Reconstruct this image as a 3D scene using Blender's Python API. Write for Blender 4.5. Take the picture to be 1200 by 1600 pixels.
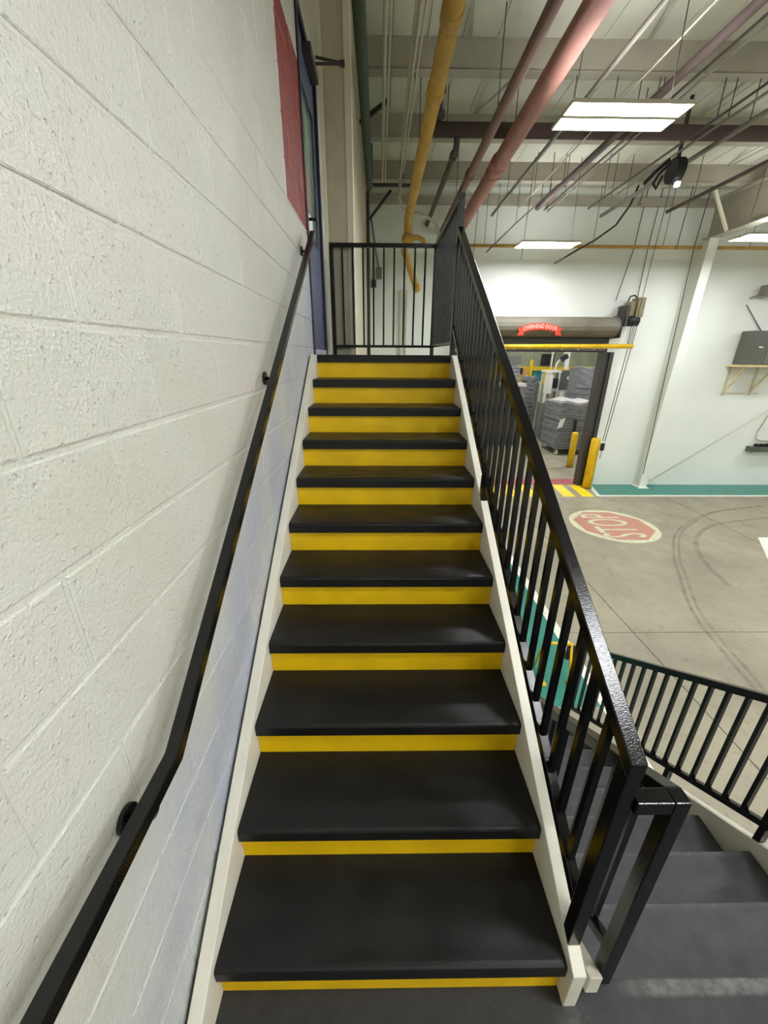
import bpy, bmesh, math, random
import numpy as np
from mathutils import Vector, Matrix

random.seed(7)
for o in list(bpy.data.objects):
    bpy.data.objects.remove(o)
scene = bpy.context.scene
COL = scene.collection

# ------------------------------------------------------------------ camera
F_PX, PITCH, YAW, ROLL = 610.06, .3826, -.0137, .0056
CAM = np.array([.4945, -.5719, 1.883])
_f = np.array([-math.sin(YAW)*math.cos(PITCH), math.cos(YAW)*math.cos(PITCH), -math.sin(PITCH)])
_r = np.array([math.cos(YAW), math.sin(YAW), 0.])
_u = np.cross(_r, _f)
_c, _s = math.cos(ROLL), math.sin(ROLL)
_r, _u = _c*_r+_s*_u, -_s*_r+_c*_u
cd = bpy.data.cameras.new('camera')
cam = bpy.data.objects.new('camera', cd)
COL.objects.link(cam)
cd.sensor_fit = 'VERTICAL'
cd.sensor_height = 36.0
cd.lens = F_PX/1600*36.0
cd.clip_start = .02
cd.clip_end = 200
M = Matrix.Identity(4)
for i in range(3):
    M[i][0], M[i][1], M[i][2], M[i][3] = _r[i], _u[i], -_f[i], CAM[i]
cam.matrix_world = M
scene.camera = cam


def on(ax, v, x, y):
    """photo pixel -> point on the plane axis=v"""
    d = _f*F_PX+_r*(x-600)-_u*(y-800)
    t = (v-CAM[ax])/d[ax]
    return CAM+t*d


# ------------------------------------------------------------------ light and exposure
w = bpy.data.worlds.new('world')
scene.world = w
w.use_nodes = True
w.node_tree.nodes['Background'].inputs[0].default_value = (.80, .80, .76, 1)
w.node_tree.nodes['Background'].inputs[1].default_value = .15
LAMP = 38.0
vs = scene.view_settings
vs.view_transform = 'Standard'
vs.look = 'None'
vs.gamma = 1
vs.use_curve_mapping = False
vs.exposure = 0.8

# ------------------------------------------------------------------ dimensions
W, RISE, RUN = 1.067, .1711, .2768
TH, OV = .055, .019
WALL = -.055
TOP = 11*RISE              # upper landing height
FLOOR = -1.71
FAR = 10.58
DECK = 5.5
LRUN, LY0 = .26, .034


def nos(y):
    return (y/RUN+1)*RISE


def low(y):
    return -RISE*(y-LY0)/LRUN


# ------------------------------------------------------------------ materials
def lin(c):
    out = []
    for v in c:
        v /= 255.
        out.append(v/12.92 if v <= .04045 else ((v+.055)/1.055)**2.4)
    return tuple(out)+(1,)


class Mat:
    def __init__(s, name, col, rough=.5, metal=0, spec=None):
        s.m = bpy.data.materials.new(name)
        s.m.use_nodes = True
        s.nt = s.m.node_tree
        s.n = s.nt.nodes
        s.b = s.n['Principled BSDF']
        s.out = s.n['Material Output']
        s.b.inputs['Base Color'].default_value = lin(col)
        s.b.inputs['Roughness'].default_value = rough
        s.b.inputs['Metallic'].default_value = metal
        if spec is not None:
            s.b.inputs['Specular IOR Level'].default_value = spec
        s.base = None

    def node(s, t, **kw):
        n = s.n.new(t)
        for k, v in kw.items():
            if k.startswith('i_'):
                n.inputs[k[2:]].default_value = v
            else:
                setattr(n, k, v)
        return n

    def link(s, a, b):
        s.nt.links.new(a, b)

    def pos(s):
        return s.node('ShaderNodeNewGeometry').outputs['Position']

    def obj(s):
        return s.node('ShaderNodeTexCoord').outputs['Object']

    def noise(s, scale, detail=4, vec=None, rough=.5, stretch=None):
        n = s.node('ShaderNodeTexNoise')
        n.inputs['Scale'].default_value = scale
        n.inputs['Detail'].default_value = detail
        n.inputs['Roughness'].default_value = rough
        v = vec or s.pos()
        if stretch:
            mp = s.node('ShaderNodeMapping')
            mp.inputs['Scale'].default_value = stretch
            s.link(v, mp.inputs['Vector'])
            v = mp.outputs['Vector']
        s.link(v, n.inputs['Vector'])
        return n.outputs['Fac']

    def ramp(s, fac, stops):
        r = s.node('ShaderNodeValToRGB')
        e = r.color_ramp.elements
        while len(e) < len(stops):
            e.new(.5)
        for k, (p, c) in enumerate(stops):
            e[k].position = p
            e[k].color = lin(c) if isinstance(c, tuple) else (c, c, c, 1)
        s.link(fac, r.inputs['Fac'])
        return r.outputs['Color']

    def math(s, op, a, b=None, c=None, clamp=False):
        n = s.node('ShaderNodeMath')
        n.operation = op
        n.use_clamp = clamp
        for i, v in enumerate((a, b, c)):
            if v is None:
                continue
            if isinstance(v, (int, float)):
                n.inputs[i].default_value = v
            else:
                s.link(v, n.inputs[i])
        return n.outputs[0]

    def mix(s, fac, a, b):
        n = s.node('ShaderNodeMix')
        n.data_type = 'RGBA'
        for i, v in ((0, fac), (6, a), (7, b)):
            if isinstance(v, tuple):
                n.inputs[i].default_value = lin(v)
            elif isinstance(v, (int, float)):
                n.inputs[i].default_value = v
            else:
                s.link(v, n.inputs[i])
        return n.outputs[2]

    def color(s, c):
        s.link(c, s.b.inputs['Base Color'])
        return s

    def rough(s, c):
        s.link(c, s.b.inputs['Roughness'])
        return s

    def bump(s, h, strength=.3, dist=.01):
        n = s.node('ShaderNodeBump')
        n.inputs['Strength'].default_value = strength
        n.inputs['Distance'].default_value = dist
        s.link(h, n.inputs['Height'])
        s.link(n.outputs['Normal'], s.b.inputs['Normal'])
        return s

    def sep(s, v=None):
        n = s.node('ShaderNodeSeparateXYZ')
        s.link(v or s.pos(), n.inputs[0])
        return n.outputs


def simple(name, col, rough=.5, metal=0, var=.0, bscale=0, bstr=.15, bdist=.002, vscale=6):
    m = Mat(name, col, rough, metal)
    if var:
        d = tuple(max(0, min(255, c*(1-var))) for c in col)
        l = tuple(max(0, min(255, c*(1+var))) for c in col)
        m.color(m.ramp(m.noise(vscale, 5), [(.3, d), (.7, l)]))
    if bscale:
        m.bump(m.noise(bscale, 3), bstr, bdist)
    return m.m


def box_mask(m, comp, lo, hi, soft=.002):
    a = m.math('MULTIPLY', m.math('SUBTRACT', comp, lo), 1/soft, clamp=True)
    b = m.math('MULTIPLY', m.math('SUBTRACT', hi, comp), 1/soft, clamp=True)
    return m.math('MULTIPLY', a, b)


# white glossy block paint with red painted rectangle and blue over-painted patches
mw = Mat('block_paint', (226, 225, 214), .27, spec=.75)
X, Y, Z = mw.sep()
base = mw.ramp(mw.noise(1.6, 5), [(.35, (211, 209, 197)), (.52, (217, 216, 206)), (.7, (221, 213, 205))])
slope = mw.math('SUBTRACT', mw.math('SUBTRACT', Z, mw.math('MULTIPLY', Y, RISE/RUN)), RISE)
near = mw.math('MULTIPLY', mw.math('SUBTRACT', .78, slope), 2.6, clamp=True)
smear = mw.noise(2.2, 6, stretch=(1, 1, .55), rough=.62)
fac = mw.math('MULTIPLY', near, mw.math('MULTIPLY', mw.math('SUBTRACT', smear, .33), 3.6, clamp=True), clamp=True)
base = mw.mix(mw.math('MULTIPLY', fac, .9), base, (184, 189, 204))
red = mw.math('MULTIPLY', box_mask(mw, Y, 2.297, 3.2), box_mask(mw, Z, 2.752, 3.705))
base = mw.mix(red, base, (150, 30, 34))
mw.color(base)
h = mw.math('ADD', mw.noise(130, 3, rough=.55), mw.math('MULTIPLY', mw.noise(30, 2), .7))
pit = mw.math('MULTIPLY', mw.math('SUBTRACT', mw.noise(85, 1), .66), 5, clamp=True)
mw.bump(mw.math('SUBTRACT', h, pit), .9, .0042)
BLOCK = mw.m

# far wall: painted block, too far to count the blocks
mf = Mat('far_wall_paint', (230, 234, 226), .5)
X, Y, Z = mf.sep()
cb = mf.node('ShaderNodeCombineXYZ')
mf.link(X, cb.inputs[0])
mf.link(Z, cb.inputs[1])
bt = mf.node('ShaderNodeTexBrick')
bt.inputs['Scale'].default_value = 1.0
bt.inputs['Brick Width'].default_value = .406
bt.inputs['Row Height'].default_value = .203
bt.inputs['Mortar Size'].default_value = .006
bt.inputs['Color1'].default_value = (1, 1, 1, 1)
bt.inputs['Color2'].default_value = (1, 1, 1, 1)
bt.inputs['Mortar'].default_value = (0, 0, 0, 1)
mf.link(cb.outputs[0], bt.inputs['Vector'])
mf.color(mf.ramp(mf.noise(.7, 5), [(.3, (228, 231, 222)), (.7, (236, 239, 231))]))
mf.bump(bt.outputs['Color'], .35, .006)
FARW = mf.m

BLACK = Mat('black_enamel', (11, 11, 12), .17, spec=.45)
BLACK.bump(BLACK.noise(330, 1), .35, .0012)
BLACK = BLACK.m
mt = Mat('tread_black', (31, 30, 29), .42, spec=.38)
mt.color(mt.ramp(mt.noise(9, 5), [(.3, (17, 17, 17)), (.75, (26, 25, 24))]))
mt.rough(mt.ramp(mt.noise(5, 4, stretch=(1, 3, 1)), [(.35, .5), (.7, .33)]))
mt.bump(mt.noise(130, 4), .3, .0025)
TREAD = mt.m
YEL = simple('riser_yellow', (244, 198, 5), .5, var=.04, bscale=60, bstr=.12)
STR = simple('stringer_white', (224, 219, 203), .45, var=.02, bscale=80, bstr=.2)

ml = Mat('landing_charcoal', (72, 72, 73), .62)
X, Y, Z = ml.sep()
c = ml.ramp(ml.noise(14, 6, rough=.65), [(.3, (31, 31, 32)), (.7, (46, 46, 47))])
wn = ml.noise(22, 5, rough=.7)
edge = ml.math('MULTIPLY', box_mask(ml, Y, -.012, .04, .012), box_mask(ml, X, 1.25, 2.3, .12))
edge = ml.math('MULTIPLY', edge, ml.math('MULTIPLY', ml.math('SUBTRACT', wn, .3), 3.2, clamp=True), clamp=True)
edge = ml.math('MULTIPLY', edge, box_mask(ml, Z, -.03, .1))
c = ml.mix(ml.math('MULTIPLY', edge, .75), c, (116, 113, 107))
fo = ml.node('ShaderNodeVectorMath', operation='DISTANCE')
ml.link(ml.pos(), fo.inputs[0])
fo.inputs[1].default_value = (1.09, -.06, 0)
ft = ml.math('SUBTRACT', 1, ml.math('MULTIPLY', fo.outputs['Value'], 14), clamp=True)
ft = ml.math('MULTIPLY', ft, ml.math('MULTIPLY', ml.math('SUBTRACT', wn, .4), 3.5, clamp=True), clamp=True)
c = ml.mix(ml.math('MULTIPLY', ft, .7), c, (112, 108, 102))
ml.color(c)
ml.bump(ml.noise(230, 3), .5, .003)
CHAR = ml.m
mlt = Mat('lower_tread_charcoal', (76, 76, 77), .6)
lc = mlt.ramp(mlt.noise(14, 6, rough=.65), [(.3, (50, 50, 51)), (.7, (66, 66, 67))])
fr = mlt.math('FRACT', mlt.math('DIVIDE', mlt.math('SUBTRACT', mlt.sep()[1], LY0), LRUN))
wr = mlt.math('MULTIPLY', mlt.math('SUBTRACT', fr, .9), 14, clamp=True)
wr = mlt.math('MULTIPLY', wr, mlt.math('MULTIPLY', mlt.math('SUBTRACT', mlt.noise(20, 5, rough=.7), .36), 3, clamp=True), clamp=True)
mlt.color(mlt.mix(mlt.math('MULTIPLY', wr, .4), lc, (116, 114, 110)))
mlt.bump(mlt.noise(230, 3), .45, .003)
LTREAD = mlt.m

mc = Mat('concrete', (160, 152, 132), .5)
a = mc.ramp(mc.noise(.55, 8, rough=.62), [(.3, (128, 120, 102)), (.5, (146, 138, 117)), (.72, (158, 150, 129))])
st = mc.noise(2.6, 9, rough=.72, stretch=(1, .55, 1))
b2 = mc.math('MULTIPLY', mc.math('SUBTRACT', st, .55), 6, clamp=True)
big = mc.math('MULTIPLY', mc.math('SUBTRACT', mc.noise(.33, 3), .42), 6, clamp=True)
a = mc.mix(mc.math('MULTIPLY', mc.math('MULTIPLY', b2, big), .7), a, (86, 81, 74))
spk = mc.math('MULTIPLY', mc.math('SUBTRACT', mc.noise(11, 6, rough=.75), .55), 6, clamp=True)
a = mc.mix(mc.math('MULTIPLY', spk, .65), a, (98, 92, 80))
fine = mc.noise(26, 5, rough=.7)
a = mc.mix(mc.math('MULTIPLY', mc.math('SUBTRACT', fine, .58), 2.2, clamp=True), a, (120, 112, 98))
mc.color(a)
mc.rough(mc.ramp(mc.noise(3, 4), [(.3, .4), (.7, .62)]))
CONC = mc.m
JOINT = simple('joint_dark', (88, 84, 74), .8)
TEAL = simple('teal_floor_paint', (38, 122, 108), .32, var=.06, bscale=40, bstr=.08)
WHITEL = simple('white_line_paint', (226, 225, 212), .5, var=.03)
YELP = simple('yellow_floor_paint', (240, 205, 20), .45, var=.04)
REDP = simple('red_floor_paint', (158, 60, 66), .5, var=.1)


def worn(name, col, thr):
    m = Mat(name, col, .55)
    d = m.noise(9, 7, rough=.7)
    t = m.math('MULTIPLY', m.math('MULTIPLY', m.math('SUBTRACT', d, thr), 5, clamp=True), .75)
    m.color(m.mix(t, col, (164, 154, 132)))
    return m.m


STOPR = worn('stop_red_paint', (178, 120, 102), .5)
STOPW = worn('stop_white_paint', (198, 198, 166), .5)
mk = Mat('tire_rubber', (112, 104, 90), .6)
tb = mk.node('ShaderNodeBsdfTransparent')
mx = mk.node('ShaderNodeMixShader')
mk.link(mk.ramp(mk.noise(7, 6, rough=.7), [(.35, .02), (.7, .42)]), mx.inputs[0])
mk.link(tb.outputs[0], mx.inputs[1])
mk.link(mk.b.outputs[0], mx.inputs[2])
mk.link(mx.outputs[0], mk.out.inputs['Surface'])
TIRE = mk.m

DECKM = simple('deck_paint', (205, 203, 188), .6, var=.05, vscale=1.2)
BEAMM = simple('beam_paint', (168, 162, 146), .6, var=.05, vscale=2)
PILM = simple('pilaster_beige', (196, 188, 164), .6, var=.03, bscale=30, bstr=.15)
CREAM = simple('cream_steel', (226, 220, 196), .5)
COLW = simple('column_white', (230, 232, 222), .5)
YPIPE = simple('gas_pipe_yellow', (190, 150, 72), .7, var=.08)
PINK = simple('pink_pipe', (170, 118, 108), .75, var=.06)
MAUVE = simple('mauve_pipe', (128, 96, 90), .75, var=.06)
BROWN = simple('sprinkler_brown', (92, 76, 72), .75, var=.05)
GREENP = simple('green_pipe', (66, 78, 64), .75, var=.06)
OFFW = simple('conduit_white', (198, 192, 172), .5)
GREYC = simple('conduit_grey', (120, 114, 104), .5)
DARKC = simple('dark_rod', (58, 54, 50), .55)
BLUE = simple('door_blue', (78, 84, 118), .4, var=.04)
NAVY = simple('frame_dark_blue', (36, 38, 56), .4)
HOODM = simple('hood_grey_brown', (118, 112, 98), .6, metal=.1, var=.08, vscale=2)
DOORD = simple('door_dark', (72, 68, 64), .45, metal=.3)
STEEL = simple('steel_grey', (120, 122, 124), .35, metal=.7)
REDL = simple('logo_red', (214, 62, 44), .5)
LOGOT = simple('logo_text', (250, 214, 196), .5)
BOLL = simple('bollard_yellow', (226, 182, 20), .4, var=.07)
OPER = simple('operator_tan', (128, 116, 84), .5, var=.06)
BOXG = simple('box_grey_green', (92, 94, 84), .5, var=.04)
WOODM = simple('shelf_wood', (214, 196, 142), .55, var=.05)
FOAM = simple('foam_grey', (122, 122, 124), .9, var=.12, bscale=30, bstr=.5, bdist=.01)
FOAML = simple('foam_light', (178, 172, 172), .85, var=.05)
PAPER = simple('paper_white', (236, 234, 226), .6)
MACHW = simple('machine_white', (214, 212, 204), .45)
ORANGE = simple('board_tan', (206, 156, 84), .6)
BLACKM = simple('matte_black', (26, 26, 28), .6)
mcg = Mat('corrugated_green', (150, 154, 128), .5)
mcg.color(mcg.ramp(mcg.noise(1.2, 4), [(.3, (136, 142, 116)), (.7, (164, 168, 142))]))
CORR = mcg.m
mcy = simple('wall_yellow_band', (214, 182, 36), .5, var=.04)


def emit(name, col, s):
    m = bpy.data.materials.new(name)
    m.use_nodes = True
    n = m.node_tree.nodes
    n.remove(n['Principled BSDF'])
    e = n.new('ShaderNodeEmission')
    e.inputs[0].default_value = lin(col)
    e.inputs[1].default_value = s
    m.node_tree.links.new(e.outputs[0], n['Material Output'].inputs[0])
    return m


LED = emit('led_diffuser', (249, 253, 255), LAMP)
SPOT = emit('indicator_light', (255, 255, 255), 3)

mg = Mat('door_window_glass', (120, 150, 140), .06)
mg.b.inputs['Specular IOR Level'].default_value = .8
X, Y, Z = mg.sep()
mg.color(mg.ramp(mg.noise(3.2, 3, stretch=(1, 1, .5)), [(.3, (98, 128, 118)), (.6, (150, 172, 162))]))  # teal and pale reflections painted into the pane colour
GLASS = mg.m


# ------------------------------------------------------------------ builders
def tag(o, label=None, cat=None, group=None, kind=None):
    if label:
        o['label'] = label
    if cat:
        o['category'] = cat
    if group:
        o['group'] = group
    if kind:
        o['kind'] = kind
    return o


def thing(name, label, cat, loc=(0, 0, 0), group=None, kind=None):
    o = bpy.data.objects.new(name, None)
    o.empty_display_size = .1
    COL.objects.link(o)
    o.location = loc
    return tag(o, label, cat, group, kind)


def wloc(o):
    v = Vector((0, 0, 0))
    while o is not None:
        v += o.location
        o = o.parent
    return v


class MB:
    def __init__(s):
        s.v, s.f, s.sm = [], [], []

    def add(s, vs, fs, smooth=False):
        k = len(s.v)
        s.v += [tuple(v) for v in vs]
        s.f += [tuple(i+k for i in f) for f in fs]
        s.sm += [smooth]*len(fs)
        return s

    def box(s, x0, x1, y0, y1, z0, z1):
        vs = [(x, y, z) for z in (z0, z1) for y in (y0, y1) for x in (x0, x1)]
        return s.add(vs, [(0, 2, 3, 1), (4, 5, 7, 6), (0, 1, 5, 4), (2, 6, 7, 3), (0, 4, 6, 2), (1, 3, 7, 5)])

    def prism(s, poly, ax, a, b):
        """polygon in the other two axes (in xyz order) extruded along ax"""
        n = len(poly)
        vs = []
        for t in (a, b):
            for p in poly:
                q = list(p)
                q.insert(ax, t)
                vs.append(q)
        fs = [tuple(range(n)), tuple(range(2*n-1, n-1, -1))]
        fs += [(i, n+i, n+(i+1) % n, (i+1) % n) for i in range(n)]
        return s.add(vs, fs)

    def tube(s, pts, r, n=10, cap=True):
        pts = [Vector(p) for p in pts]
        rings = []
        prev = None
        for i, p in enumerate(pts):
            if i == 0:
                d = pts[1]-p
            elif i == len(pts)-1:
                d = p-pts[i-1]
            else:
                d = (pts[i+1]-p).normalized()+(p-pts[i-1]).normalized()
            d.normalize()
            if prev is None:
                a = Vector((0, 0, 1)) if abs(d.z) < .9 else Vector((1, 0, 0))
                u = d.cross(a).normalized()
            else:
                u = (prev-d*prev.dot(d)).normalized()
            prev = u
            v = d.cross(u)
            rr = r[i] if isinstance(r, (list, tuple)) else r
            rings.append([p+(u*math.cos(2*math.pi*k/n)+v*math.sin(2*math.pi*k/n))*rr for k in range(n)])
        vs = [q for ring in rings for q in ring]
        fs = []
        for i in range(len(rings)-1):
            for k in range(n):
                fs.append((i*n+k, i*n+(k+1) % n, (i+1)*n+(k+1) % n, (i+1)*n+k))
        s.add(vs, fs, True)
        if cap:
            m = len(rings)-1
            k0 = len(s.v)-len(vs)
            s.f.append(tuple(k0+k for k in range(n-1, -1, -1)))
            s.f.append(tuple(k0+m*n+k for k in range(n)))
            s.sm += [False, False]
        return s

    def bar(s, p0, p1, w, h, up=(0, 0, 1)):
        p0, p1 = Vector(p0), Vector(p1)
        d = (p1-p0).normalized()
        u = d.cross(Vector(up))
        if u.length < 1e-4:
            u = d.cross(Vector((0, 1, 0)))
        u.normalize()
        v = u.cross(d)
        vs = [p+u*(a*w/2)+v*(b*h/2) for p in (p0, p1) for a, b in ((-1, -1), (1, -1), (1, 1), (-1, 1))]
        return s.add(vs, [(0, 1, 2, 3), (7, 6, 5, 4), (0, 4, 5, 1), (1, 5, 6, 2), (2, 6, 7, 3), (3, 7, 4, 0)])

    def mesh(s, name, mat, off=Vector((0, 0, 0))):
        me = bpy.data.meshes.new(name)
        me.from_pydata([(x-off.x, y-off.y, z-off.z) for x, y, z in s.v], [], s.f)
        me.polygons.foreach_set('use_smooth', s.sm)
        bm = bmesh.new()
        bm.from_mesh(me)
        bmesh.ops.recalc_face_normals(bm, faces=bm.faces)
        bm.to_mesh(me)
        bm.free()
        me.materials.append(mat)
        return me

    def build(s, name, mat, parent=None, bevel=0, seg=2, base=False):
        off = wloc(parent) if parent else Vector((0, 0, 0))
        loc = None
        if base:                    # own origin at the bottom centre
            a = np.array(s.v)
            lo, hi = a.min(0), a.max(0)
            loc = Vector(((lo[0]+hi[0])/2, (lo[1]+hi[1])/2, lo[2]))
        me = s.mesh(name, mat, loc if base else off)
        o = bpy.data.objects.new(name, me)
        COL.objects.link(o)
        if parent:
            o.parent = parent
        if base:
            o.location = loc-off
        if bevel:
            bv(o, bevel, seg)
        return o


def bv(o, wd, seg=2):
    m = o.modifiers.new('bevel', 'BEVEL')
    m.width = wd
    m.segments = seg
    m.limit_method = 'ANGLE'
    m.angle_limit = math.radians(40)
    return m


def inst(name, me, parent, loc, bevel=0):
    """object sharing mesh data; loc in world coordinates"""
    o = bpy.data.objects.new(name, me)
    COL.objects.link(o)
    o.parent = parent
    o.location = Vector(loc)-wloc(parent) if parent else Vector(loc)
    if bevel:
        bv(o, bevel, 1)
    return o


def text_mesh(txt, size, extr, spacing=1.0):
    cu = bpy.data.curves.new('lettering', 'FONT')
    cu.body = txt
    cu.size = size
    cu.extrude = extr
    cu.align_x = 'CENTER'
    cu.align_y = 'CENTER'
    cu.space_character = spacing
    cu.resolution_u = 3
    o = bpy.data.objects.new('lettering', cu)
    COL.objects.link(o)
    dg = bpy.context.evaluated_depsgraph_get()
    me = bpy.data.meshes.new_from_object(o.evaluated_get(dg))
    bpy.data.objects.remove(o)
    bpy.data.curves.remove(cu)
    return me


# ================================================================== SETTING
# ---- floor: sub-base with concrete slabs and painted marks as parts
floor = MB().box(-.5, 18, -9, FAR+.15, FLOOR-.2, FLOOR-.012).build('floor', JOINT)
tag(floor, 'tan stained concrete factory floor with sawn joints and painted walkways', 'floor', kind='structure')
xs = [-.5, 4.06, 8.40, 12.75, 18]
ys = [-9, -3.0, 3.835, FAR+.15]
g2 = .006
for i in range(4):
    for j in range(3):
        MB().box(xs[i]+g2, xs[i+1]-g2, ys[j]+g2, ys[j+1]-g2, FLOOR-.1, FLOOR).build('concrete_slab', CONC, floor)
zf = FLOOR


def mark(name, poly, mat, t=.002, parent=floor, label=None):
    o = MB().prism(poly, 2, zf-.001, zf+t).build(name, mat, parent)
    if label:
        o['label'] = label
    return o


mark('teal_walkway', [(.24, 2.6), (2.95, 2.6), (2.95, 9.58), (.24, 9.58)], TEAL, label='teal painted walkway beside the stairs')
mark('teal_walkway', [(6.62, 9.62), (14, 9.62), (14, FAR), (6.86, FAR)], TEAL, label='teal painted walkway along the far wall')
mark('teal_walkway', [(.24, 9.58), (2.7, 9.58), (2.7, FAR), (.24, FAR)], TEAL, label='teal painted floor in the far corner')
mark('white_line', [(2.95, -3), (3.07, -3), (3.07, 9.62), (2.95, 9.62)], WHITEL, .003)
mark('white_line', [(6.55, 9.52), (14, 9.52), (14, 9.62), (6.62, 9.62)], WHITEL, .003)
mark('white_line', [(6.52, 9.55), (6.62, 9.55), (6.86, FAR-.02), (6.76, FAR-.02)], WHITEL, .0035)
for k in range(6):
    x = 6.1-k*.52
    mark('yellow_stripe', [(x, 9.5), (x+.33, 9.5), (x+.40, FAR), (x+.10, FAR)], YELP, .003)
mark('red_strip', [(2.75, FAR-.03), (6.55, FAR-.03), (6.7, FAR+.55), (2.75, FAR+.55)], REDP, .003, label='faded red painted strip at the doorway sill')
mark('white_box_line', [(8.62, 6.9), (9.8, 6.9), (9.8, 5.6), (7.7, 5.6)], WHITEL, .003)

# STOP roundel, worn paint
sc = Vector((5.86, 7.56))
N = 40
stop = MB().prism([(sc.x+.93*math.cos(2*math.pi*k/N), sc.y+.93*math.sin(2*math.pi*k/N)) for k in range(N)], 2, zf-.001, zf+.002).build('stop_marking', STOPW, floor)
stop['label'] = 'worn round red and white floor marking reading STOP'
MB().prism([(sc.x+.84*math.cos(math.pi/8+2*math.pi*k/8), sc.y+.84*math.sin(math.pi/8+2*math.pi*k/8)) for k in range(8)], 2, zf+.001, zf+.0035).build('red_octagon', STOPR, stop)
tm = text_mesh('STOP', .72, .001, 1.0)
xsv = [v.co.x for v in tm.vertices]
ysv = [v.co.y for v in tm.vertices]
wx, wy = max(xsv)-min(xsv), max(ysv)-min(ysv)
cx_, cy_ = (max(xsv)+min(xsv))/2, (max(ysv)+min(ysv))/2
for v in tm.vertices:
    a, b = (v.co.x-cx_)*1.32/wx, (v.co.y-cy_)*.92/wy
    v.co = (sc.x-b-.05, sc.y+a, zf+.0045+v.co.z)
tm.materials.clear()
tm.materials.append(STOPW)
o = bpy.data.objects.new('lettering', tm)
COL.objects.link(o)
o.parent = stop

# tyre marks
def ribbon(pts, wd):
    P = [Vector((p[0], p[1])) for p in pts]
    Q = []
    for i in range(len(P)-1):           # catmull-rom
        p0, p1, p2, p3 = P[max(i-1, 0)], P[i], P[i+1], P[min(i+2, len(P)-1)]
        for t in np.linspace(0, 1, 9)[:-1]:
            Q.append(.5*((2*p1)+(p2-p0)*t+(2*p0-5*p1+4*p2-p3)*t*t+(3*p1-p0-3*p2+p3)*t**3))
    Q.append(P[-1])
    m = MB()
    L, R = [], []
    for i, q in enumerate(Q):
        d = (Q[min(i+1, len(Q)-1)]-Q[max(i-1, 0)]).normalized()
        n = Vector((-d.y, d.x))
        L.append(q+n*wd/2)
        R.append(q-n*wd/2)
    vs = [(p.x, p.y, zf+.0015) for p in L]+[(p.x, p.y, zf+.0015) for p in R]
    k = len(Q)
    m.add(vs, [(i, i+1, k+i+1, k+i) for i in range(k-1)])
    return m


arc = [(10.3, 8.75), (8.66, 8.3), (7.13, 7.24), (6.2, 6.05), (5.8, 5.34), (5.23, 4.24), (4.91, 2.99), (4.6, 1.6)]
for d in (0, .11):
    ribbon([(x+d, y-.04*d) for x, y in arc], .05).build('tire_mark', TIRE, floor)
ribbon([(9.9, 8.0), (8.3, 7.6), (7.3, 6.9), (6.7, 6.0), (6.4, 5.0)], .09).build('tire_mark', TIRE, floor)

# ---- left wall: mortar body with a doorway, every block a part
DY0, DY1, DZ1 = 2.99, 3.89, 4.07
m = MB()
m.box(-.35, WALL-.003, -9, DY0, FLOOR, DECK)
m.box(-.35, WALL-.003, DY1, 4.26, FLOOR, DECK)
m.box(-.35, WALL-.003, DY0, DY1, DZ1, DECK)
m.box(-.35, WALL-.005, DY0, DY1, FLOOR, TOP)
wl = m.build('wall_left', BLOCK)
tag(wl, 'white painted concrete block wall with a red painted rectangle', 'wall', kind='structure')


def block_mesh(ln, hh=.193):
    c = .0045
    vs = []
    for x, i in ((-.03, 0), (-.0022, 0), (0, c)):
        for y, z in ((-ln/2+i, -hh/2+i), (ln/2-i, -hh/2+i), (ln/2-i, hh/2-i), (-ln/2+i, hh/2-i)):
            vs.append((x, y, z))
    fs = [(8, 9, 10, 11)]
    for k in (0, 4):
        fs += [(k+j, k+(j+1) % 4, k+4+(j+1) % 4, k+4+j) for j in range(4)]
    return MB().add(vs, fs).mesh('block', BLOCK)


FULL = block_mesh(.396)
cache = {}
for kz in range(-10, 12):
    zc = 1.929+.203*kz+.1015
    ph = .226 if kz % 2 == 0 else .429
    for ky in range(-4, 12):
        y0, y1 = ph+.406*ky, ph+.406*(ky+1)
        spans = [(y0, y1)]
        if y1 < -.75 or y0 > 4.2:
            continue
        if TOP-.05 < zc < DZ1+.02:
            spans = []
            if y0 < DY0-.05:
                spans.append((y0, min(y1, DY0)))
            if y1 > DY1+.06:
                spans.append((max(y0, DY1+.0), y1))
        for a, b in spans:
            b = min(b, 4.25)
            ln = b-a-.010
            if ln < .04:
                continue
            key = round(ln, 3)
            me = FULL if abs(key-.396) < .002 else cache.setdefault(key, None) or block_mesh(key)
            cache[key] = me
            inst('block', me, wl, (WALL+random.uniform(-.0008, .0008), (a+b)/2, zc))

# ---- doorway in the left wall
door = thing('door_1', 'blue metal door with a tall window at the head of the stairs', 'door', (WALL-.05, DY0, TOP), kind='structure')
m = MB()
m.box(WALL-.12, WALL+.012, DY0, DY0+.05, TOP, DZ1)
m.box(WALL-.12, WALL+.012, DY1-.05, DY1, TOP, DZ1)
m.box(WALL-.12, WALL+.012, DY0, DY1, DZ1-.05, DZ1)
m.build('door_frame', NAVY, door, bevel=.003)
m = MB()
a0, a1 = DY0+.055, DY1-.055
w0, w1, v0, v1 = a0+.10, a1-.12, 2.80, 3.72
m.box(WALL-.06, WALL-.015, a0, a1, TOP+.01, v0)
m.box(WALL-.06, WALL-.015, a0, a1, v1, DZ1-.055)
m.box(WALL-.06, WALL-.015, a0, w0, v0, v1)
m.box(WALL-.06, WALL-.015, w1, a1, v0, v1)
leaf = m.build('door_leaf', BLUE, door)
MB().box(WALL-.045, WALL-.03, w0, w1, v0, v1).build('window_pane', GLASS, leaf)
m = MB()
for q in ((w0-.012, w0+.006, v0, v1), (w1-.006, w1+.012, v0, v1)):
    m.box(WALL-.02, WALL-.009, *q)
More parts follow.
